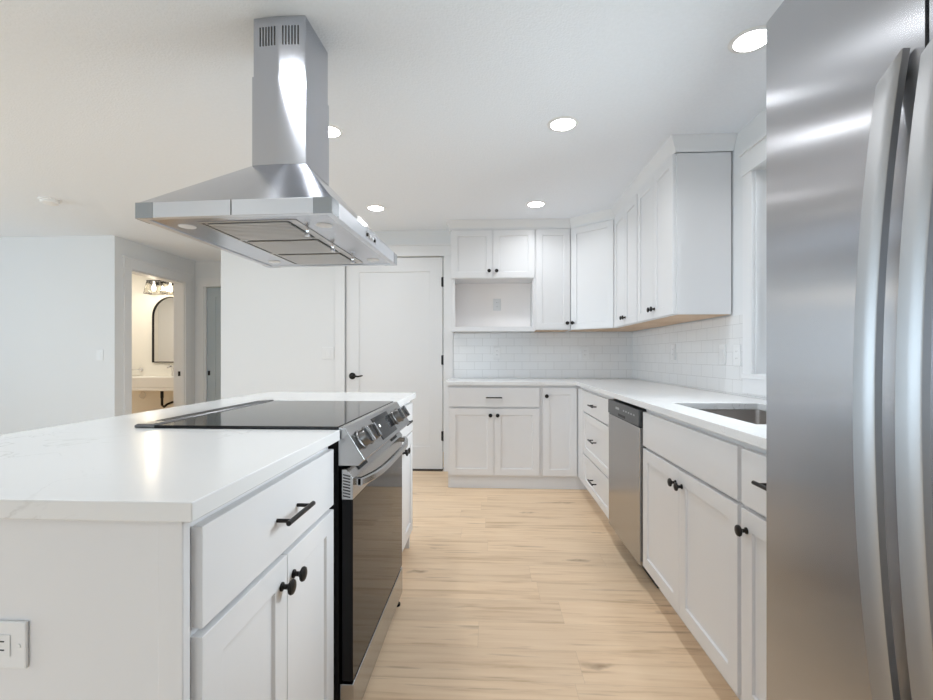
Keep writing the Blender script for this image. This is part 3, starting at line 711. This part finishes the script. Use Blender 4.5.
# rim band: hollow frame
fold = 0.004
outer = [(-hw, -hd), (0, -hd-fold), (hw, -hd), (hw, hd), (0, hd+fold), (-hw, hd)]
mb = MB()
inn = 0.006
def ringv(s, z): return [mb.bm.verts.new((x-math.copysign(s, x) if abs(x) > .01 else x, y-math.copysign(s, y), z)) for x, y in outer]
R0, R1 = ringv(0, 0.0), ringv(0, bh); R2, R3 = ringv(0.022, bh), ringv(0.022, 0.0)
for A, B in ((R0, R1), (R1, R2), (R2, R3), (R3, R0)):
    for i in range(6): mb.bm.faces.new((A[i], A[(i+1) % 6], B[(i+1) % 6], B[i]))
rim = mb.build('rim', MRIM, r, bevel=0.001)
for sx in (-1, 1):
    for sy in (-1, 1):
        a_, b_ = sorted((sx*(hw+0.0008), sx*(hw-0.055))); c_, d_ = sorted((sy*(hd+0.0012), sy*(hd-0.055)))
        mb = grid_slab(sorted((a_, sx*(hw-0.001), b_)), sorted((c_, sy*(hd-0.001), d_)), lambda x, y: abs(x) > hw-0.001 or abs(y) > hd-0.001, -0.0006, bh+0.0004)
        mb.build('dark_corner', MCORNER, rim)
pieces('seam', [(-0.0012, 0.0012, s*(hd+fold)-0.0012, s*(hd+fold)+0.0012, 0.001, bh-0.001) for s in (-1, 1)], MSLOT, rim)
# canopy pyramid
cz = 0.282
cxw, cyw = 0.101, 0.108                     # chimney half extents
ox, oy = -0.024, 0.047                      # chimney centre relative to hood centre
top = [(ox-cxw, oy-cyw), (ox, oy-cyw-0.006), (ox+cxw, oy-cyw), (ox+cxw, oy+cyw), (ox, oy+cyw+0.006), (ox-cxw, oy+cyw)]
mb = MB()
A = [mb.bm.verts.new((x*0.992, y*0.992, bh+0.0005)) for x, y in outer]; B = [mb.bm.verts.new((x, y, cz)) for x, y in top]
for i in range(6): mb.bm.faces.new((A[i], A[(i+1) % 6], B[(i+1) % 6], B[i]))
mb.bm.faces.new(A[::-1])
mb.bm.faces.new(B)
mb.build('canopy', MHOOD, r)
def chim(mb, g, z0, z1):
    T = [(ox+(x-ox)*(1+g), oy+(y-oy)*(1+g)) for x, y in top]
    mb.prism(T, 'Z', z0, z1)
lo = MB(); chim(lo, 0.0, cz+0.0005, 0.605); lo = lo.build('lower_chimney', MHOOD, r)
up = MB(); chim(up, -0.035, 0.6055, H-HZ-0.0008); up = up.build('upper_chimney', MHOOD, r)
mb = MB(); s_ = 1-0.035
for i in range(6):
    for sx in (-1, 1):
        x = ox+sx*(0.0155+i*0.0112)
        yy = oy-(cyw+0.006*(1-abs(x-ox)/cxw))*s_
        mb.box(x-0.0022, x+0.0022, yy-0.0012, yy+0.001, 0.716, 0.784)
mb.build('vent_slot', MSLOT, up)
# underside plate with filters
MB().box(-hw+0.023, hw-0.023, -hd+0.023, hd-0.023, 0.003, 0.010).build('underside', MHOOD, r)
fx0, fx1 = -0.150, 0.165
for i in range(3):
    y0 = -hd+0.060+i*0.218; y1 = y0+0.214
    mb = MB().box(fx0, fx1, y0, y1, 0.0005, 0.0027)
    fl = mb.build('filter', mat('filter_stainless', (0.52, 0.51, 0.50), 0.30, 1.0, vary=(30, .05)) if i == 0 else bpy.data.materials['filter_stainless'], r, bevel=0.001)
    MB().box(fx0+0.026, fx1-0.026, y0+0.011, y1-0.011, -0.0002, 0.0004).build('baffle_shade', MSLOT, fl)  # dark sheet painted in for the shade between the baffles
    mb = MB(); n = 12
    for k in range(n): mb.box(fx0+0.030, fx1-0.030, y0+0.014+k*0.0160, y0+0.014+k*0.0160+0.0095, -0.0052, 0.0003)
    fl2 = mb.build('baffle', bpy.data.materials['filter_stainless'], fl, bevel=0.001)
    mb = MB()
    for k in range(13): mb.box(fx0+0.008, fx0+0.017, y0+0.010+k*0.0155, y0+0.010+k*0.0155+0.0085, -0.0004, 0.0004)
    mb.build('perforation', MSLOT, fl)
    MB().lathe([(0.006, 0.0), (0.004, -0.004), (0.004, -0.012), (0.009, -0.015), (0.009, -0.021), (0, -0.023)], 16, Matrix.Translation((fx1-0.012, (y0+y1)/2, 0.0004))).build('latch', MCHROME, fl, smooth=True)
for x, y in ((-0.215, -0.28), (0.225, -0.255), (-0.215, 0.27), (0.225, 0.27)):
    MB().lathe([(0, 0.0), (0.020, 0.0), (0.025, 0.001), (0.026, 0.0027)], 28, Matrix.Translation((x, y, 0.0001))).build('lamp', MFROST, r, smooth=True)
# controls on the aisle side of the rim
pl = MB().box(hw+0.0002, hw+0.002, -0.07, 0.05, 0.012, 0.034).build('control_plate', MCHROME, r)
for i in range(4): MB().lathe([(0.006, 0), (0.006, 0.003), (0, 0.0035)], 14, Matrix.Translation((hw+0.002, -0.055+i*0.03, 0.023)) @ Matrix.Rotation(PI/2, 4, 'Y')).build('button', MBLK if i in (0, 3) else MPLAS, pl, smooth=True)

# ---------------------------------------------------------------- refrigerator
FX, FY0, FY1, FZ = 0.544, 0.045, 0.951, 1.782
SEAM = 0.6115
r = thing('refrigerator', 'large stainless side-by-side refrigerator with bowed handles in the right foreground', 'refrigerator', (0.95, 0.5, 0))
def off(mb):
    for v in mb.bm.verts: v.co -= Vector((0.95, 0.5, 0))
    return mb
off(MB().box(FX+0.075, XW-0.05, FY0+0.004, FY1-0.004, 0.02, FZ-0.02)).build('body', mat('fridge_side_grey', (0.30, 0.30, 0.31), 0.5, 0.2, bump=(150, .1, .001)), r, bevel=0.004)
def fdoor(y0, y1, m):
    """door with a very slightly bowed front"""
    mb = MB(); n = 14; out = []
    for i in range(n+1):
        u = i/n; out.append((FX+0.004*(2*u-1)**2, y0+u*(y1-y0)))
    out += [(FX+0.070, y1), (FX+0.070, y0)]
    mb.prism(out, 'Z', 0.085, FZ)
    return off(mb).build('door', m, r, smooth=True)
dA = fdoor(SEAM+0.003, FY1, MFR); dB = fdoor(FY0, SEAM-0.003, MFR)
off(MB().box(FX+0.012, FX+0.07, SEAM-0.0028, SEAM+0.0028, 0.09, FZ-0.005)).build('door_gasket', MGASKET, r)
off(MB().box(FX+0.03, FX+0.074, FY0+0.01, FY1-0.01, 0.012, 0.082)).build('kick_plate', MGASKET, r, bevel=0.003)
def fhandle(yc, m, parent):
    mb = MB(); rings = []; n = 28; z0, z1 = 0.585, 1.520
    for i in range(n+1):
        u = i/n; z = z0+u*(z1-z0); bow = 1-(2*u-1)**2
        x = FX-0.010-0.035*bow; hw_ = 0.0145
        cut = 0.030 if i == n else (0.012 if i == 0 else 0)
        rings.append([mb.bm.verts.new((x+dx, yc+dy, z-(cut*(dy+hw_)/(2*hw_) if i == n else -cut*0))) for dx, dy in ((-0.0060, hw_-0.001), (-0.0074, hw_-0.003), (-0.0046, 0), (-0.0006, -hw_+0.0015), (0.0008, -hw_), (0.010, -hw_), (0.012, -hw_+0.004), (0.012, hw_-0.003), (0.009, hw_), (0.0, hw_))])
    for A, B in zip(rings, rings[1:]):
        k_ = len(A)
        for k in range(k_): mb.bm.faces.new((A[k], A[(k+1) % k_], B[(k+1) % k_], B[k]))
    mb.bm.faces.new(rings[0]); mb.bm.faces.new(rings[-1][::-1])
    return off(mb).build('handle', m, parent, smooth=True)
fhandle(0.6445, MHANDLE, dA); fhandle(0.5785, MHANDLE, dB)
for x in (0.68, 1.2):
    for y in (0.12, 0.87): off(MB().lathe([(0.02, 0.0005), (0.02, 0.021)], 14, Matrix.Translation((x, y, 0)))).build('foot', MGASKET, r)

# ---------------------------------------------------------------- outlets and switches
def plate(name, label, cat, loc, rz, w=0.072, h=0.116, kind='outlet', group=None, n=1):
    """wall plate in local XZ, facing -Y"""
    r = thing(name, label, cat, loc, rz, group)
    MB().box(-w/2, w/2, -0.006, -0.0005, -h/2, h/2).build('cover_plate', MPLATE, r, bevel=0.0022)
    for k in range(n):
        cx = (k-(n-1)/2)*0.046
        if kind == 'outlet':
            ins = MB().box(cx-0.0165, cx+0.0165, -0.0075, -0.0062, -0.034, 0.034).build('socket', MPLATE, r, bevel=0.001)
            pieces('slot', [(cx+q-0.001, cx+q+0.001, -0.0079, -0.0074, s*0.019-0.002, s*0.019+0.006) for s in (-1, 1) for q in (-0.0065, 0.0065)], MSLOT, ins)
        else:
            MB().box(cx-0.0165, cx+0.0165, -0.009, -0.0062, -0.033, 0.033).build('rocker', MPLATE, r, bevel=0.001)
    return r
plate('wall_outlet', 'white duplex outlet on the back wall inside the open niche', 'outlet', (0.064, YB-0.0155, 1.615), 0)
plate('wall_outlet', 'white outlet on the back tile below the open niche', 'outlet', (0.064, YB-0.0080, 1.150), 0)
plate('wall_outlet', 'white outlet on the back tile near the corner', 'outlet', (0.906, YB-0.0080, 1.150), 0)
plate('wall_outlet', 'white outlet on the right tiled wall near the back corner', 'outlet', (XW-0.008, 3.50, 1.15), -PI/2)
plate('light_switch', 'white switch plate on the right tiled wall, farther from the window casing', 'switch', (XW-0.008, 2.77, 1.130), -PI/2, kind='switch')
plate('wall_outlet', 'white outlet plate on the right tiled wall, right beside the window casing', 'outlet', (XW-0.008, 2.610, 1.125), -PI/2)
plate('light_switch', 'white double rocker switch on the back wall left of the pantry door', 'switch', (-1.601, YB-0.0002, 1.151), 0, w=0.118, kind='switch', n=2)
plate('light_switch', 'white light switch on the pale living-room wall left of the hall', 'switch', (-3.985, 4.5398, 1.130), 0, kind='switch')
o = plate('wall_outlet', 'white duplex outlet mounted sideways on the near end of the island', 'outlet', (-0.764, 0.6758, 0.679), 0)
o.rotation_euler = (0, PI/2, 0)
MB().lathe([(0.0035, 0), (0.003, 0.001), (0, 0.0012)], 12, Matrix.Translation((0, -0.0061, 0.047)) @ Matrix.Rotation(PI/2, 4, 'X')).build('screw', MPLATE, o)

# ---------------------------------------------------------------- ceiling fixtures
def downlight(x, y, label, power=3.7):
    r = thing('downlight', label, 'ceiling light', (x, y, H), 0, 'recessed ceiling downlights')
    MB().lathe([(0.062, -0.001), (0.064, -0.005), (0.078, -0.004), (0.082, -0.0005)], 40).build('trim_ring', MPLAS, r, smooth=True)
    MB().lathe([(0, -0.0045), (0.061, -0.0045), (0.0615, -0.0008)], 40).build('lens', MLENS, r, smooth=True)
    l = area('downlight_lamp', (x, y, H-0.012), (0, 0, 0), 0.11, 0.11, power, (0.90, 0.95, 1.0), 'DISK')
    l.data.spread = math.radians(150)
    return r
for x, y, lb in ((0.384, 2.479, 'lit recessed downlight over the aisle, in line with the dishwasher'),
                 (0.368, 3.772, 'lit recessed downlight in front of the back wall cabinets'),
                 (-0.949, 3.805, 'lit recessed downlight in front of the pantry door'),
                 (1.016, 1.858, 'lit recessed downlight over the sink, partly cut by the refrigerator'),
                 (-0.886, 2.49, 'recessed downlight peeking out behind the hood chimney'),
                 (-0.868, 1.20, 'recessed downlight over the island worktop, in front of the hood'),
                 (0.384, 1.18, 'recessed downlight over the near part of the aisle'),
                 (-2.22, 3.76, 'recessed downlight over the living room, hidden behind the hood rim'),
                 (-2.3, 1.6, 'recessed downlight over the living room, front row by the island'),
                 (-2.3, -1.2, 'recessed downlight over the living room, rear row'),
                 (-4.6, 1.6, 'recessed downlight over the living room, far left front'),
                 (-0.6, -1.6, 'recessed downlight over the open space in front of the island and refrigerator')): downlight(x, y, lb, 1.0 if x == -2.22 else 3.7)
r = thing('smoke_detector', 'small round white smoke detector on the ceiling at left', 'smoke detector', (-3.46, 3.47, H))
MB().lathe([(0.070, -0.0005), (0.070, -0.010), (0.064, -0.012)], 36).build('base', MPLAS, r, smooth=True)
MB().lathe([(0.060, -0.0125), (0.058, -0.028), (0.045, -0.036), (0, -0.038)], 36).build('cover', MPLAS, r, smooth=True)

# ---------------------------------------------------------------- bathroom seen through the doorway
MY = 6.449
r = thing('vanity_sink', 'white wall-hung bathroom sink seen through the doorway', 'sink', (-4.62, 6.2, 0.0))
mb = MB(); X0, X1, Y0, Y1, Z0, Z1 = -0.60, 0.60, -0.24, 0.2485, 0.655, 0.835
mb = grid_slab([X0, X0+0.12, X1-0.12, X1], [Y0, Y0+0.05, Y1-0.12, Y1], lambda x, y: not (X0+.12 < x < X1-.12 and Y0+.05 < y < Y1-.12), 0.70, Z1)
mb.build('basin_rim', MBRICKW, r, bevel=0.006)
MB().box(X0, X1, Y0, Y1, Z0, 0.6995).build('basin', MBRICKW, r, bevel=0.006)
MB().tube([(0.06, 0.02, 0.654), (0.06, 0.02, 0.54)], 0.02, 12).tube([(0.06, 0.02, 0.54), (0.06, 0.02, 0.44), (0.06, 0.06, 0.41), (0.06, 0.12, 0.44), (0.06, 0.235, 0.46)], 0.016, 12).build('drain_pipe', MBLK, r, smooth=True)
MB().tube([(0.20, 0.22, 0.62), (0.20, 0.22, 0.44)], 0.012, 10).tube([(0.165, 0.22, 0.47), (0.235, 0.22, 0.47)], 0.016, 10).build('supply_pipe', MBRASS, r, smooth=True)
MB().tube([(-0.36+0.045*math.cos(a*PI/8), 0.20, 0.56+0.05*math.sin(a*PI/8)) for a in range(16)], 0.004, 8, True).build('hose', MCHROME, r, smooth=True)
r = thing('bathroom_faucet', 'chrome faucet on the bathroom sink below the arched mirror', 'faucet', (-4.50, 6.35, 0.8355))
MB().tube([(0, 0, 0.0005), (0, 0, 0.11), (0, -0.03, 0.135), (0, -0.10, 0.125)], 0.012, 12).build('spout', MCHROME, r, smooth=True)
MB().tube([(0, 0, 0.135), (-0.05, -0.01, 0.165)], 0.006, 10).build('lever', MCHROME, r, smooth=True)
# arched mirror
r = thing('wall_mirror', 'arched black-framed mirror above the bathroom sink', 'mirror', (-4.575, MY, 1.03))
wm, hm = 0.285, 0.66
arc = [(-wm, 0), (wm, 0), (wm, hm)] + [(wm*math.cos(PI*i/24), hm+wm*math.sin(PI*i/24)) for i in range(1, 24)] + [(-wm, hm)]
MB().prism(arc, 'Y', -0.010, -0.0005).build('glass', MMIRROR, r)
mb = MB(); k = 1.0
inn_ = [(x*(1-0.012/wm), 0.012 + (z)*(1-0.024/(hm+wm))) for x, z in arc]; out_ = arc
def rg(P_, y): return [mb.bm.verts.new((x, y, z)) for x, z in P_]
A, B, Cc, D = rg(out_, -0.0108), rg(out_, -0.026), rg(inn_, -0.026), rg(inn_, -0.0108)
for a_, b_ in ((A, B), (B, Cc), (Cc, D), (D, A)):
    for i in range(len(a_)): mb.bm.faces.new((a_[i], a_[(i+1) % len(a_)], b_[(i+1) % len(b_)], b_[i]))
mb.build('frame', MBLK, r)
# vanity light
r = thing('vanity_light', 'three-shade vanity light with clear flared glass above the mirror', 'wall light', (-4.61, MY, 2.12))
MB().box(-0.30, 0.30, -0.018, -0.0005, 0.02, 0.075).build('back_plate', MBLK, r, bevel=0.002)
mb = MB().tube([(-0.28, -0.09, 0.075), (0.36, -0.09, 0.075)], 0.006, 8)
for x in (-0.17, 0.07, 0.31): mb.tube([(x, -0.015, 0.06), (x, -0.09, 0.072)], 0.006, 8)
mb.build('arm', MBLK, r)
for x in (-0.17, 0.07, 0.31):
    def frus(m_, s):
        t0, t1 = 0.062*s, 0.098*s
        A = [m_.bm.verts.new((x+a*t0, -0.09+b*t0*0.9, 0.070)) for a, b in ((-1, -1), (1, -1), (1, 1), (-1, 1))]
        B = [m_.bm.verts.new((x+a*t1, -0.09+b*t1*0.75, -0.115)) for a, b in ((-1, -1), (1, -1), (1, 1), (-1, 1))]
        return A, B
    mb = MB(); A, B = frus(mb, 1.0)
    for i in range(4): mb.bm.faces.new((A[i], A[(i+1) % 4], B[(i+1) % 4], B[i]))
    sh = mb.build('shade', MSHADE, r)
    mb = MB(); A, B = frus(mb, 1.0); cA, cB = [v.co.copy() for v in A], [v.co.copy() for v in B]
    for v in A+B: mb.bm.verts.remove(v)
    for i in range(4):
        mb.tube([cA[i], cB[i]], 0.0028, 6); mb.tube([cA[i], cA[(i+1) % 4]], 0.0028, 6); mb.tube([cB[i], cB[(i+1) % 4]], 0.0028, 6)
    mb.build('shade_frame', MBLK, sh)
    MB().lathe([(0.012, 0.065), (0.014, 0.02), (0.030, -0.015), (0.033, -0.045), (0.022, -0.07), (0, -0.078)], 20, Matrix.Translation((x, -0.09, 0))).build('bulb', MBULB, sh, smooth=True)
pl_ = bpy.data.lights.new('vanity_lamp', 'POINT'); pl_.energy = 6; pl_.color = (1.0, 0.86, 0.66); pl_.shadow_soft_size = 0.05
po = bpy.data.objects.new('vanity_lamp', pl_); C.objects.link(po); po.location = (-4.65, MY-0.30, 1.98)
area('bath_added_fill', (-5.15, 5.55, H-0.02), (0, 0, 0), 0.3, 0.3, 15, (1.0, 0.93, 0.82), 'DISK')  # added unseen fill that brightens the bathroom and hall
# towel bar
r = thing('paper_holder', 'short satin nickel bar holder on the bathroom wall left of the mirror', 'towel bar', (-5.04, MY, 0.925))
MB().lathe([(0.024, 0.0005), (0.024, 0.008), (0.010, 0.012), (0.010, 0.055)], 20, Matrix.Rotation(PI/2, 4, 'X')).build('mount', MCHROME, r, smooth=True)
MB().tube([(0.0, -0.055, 0), (-0.30, -0.055, 0)], 0.008, 12).build('bar', MCHROME, r, smooth=True)
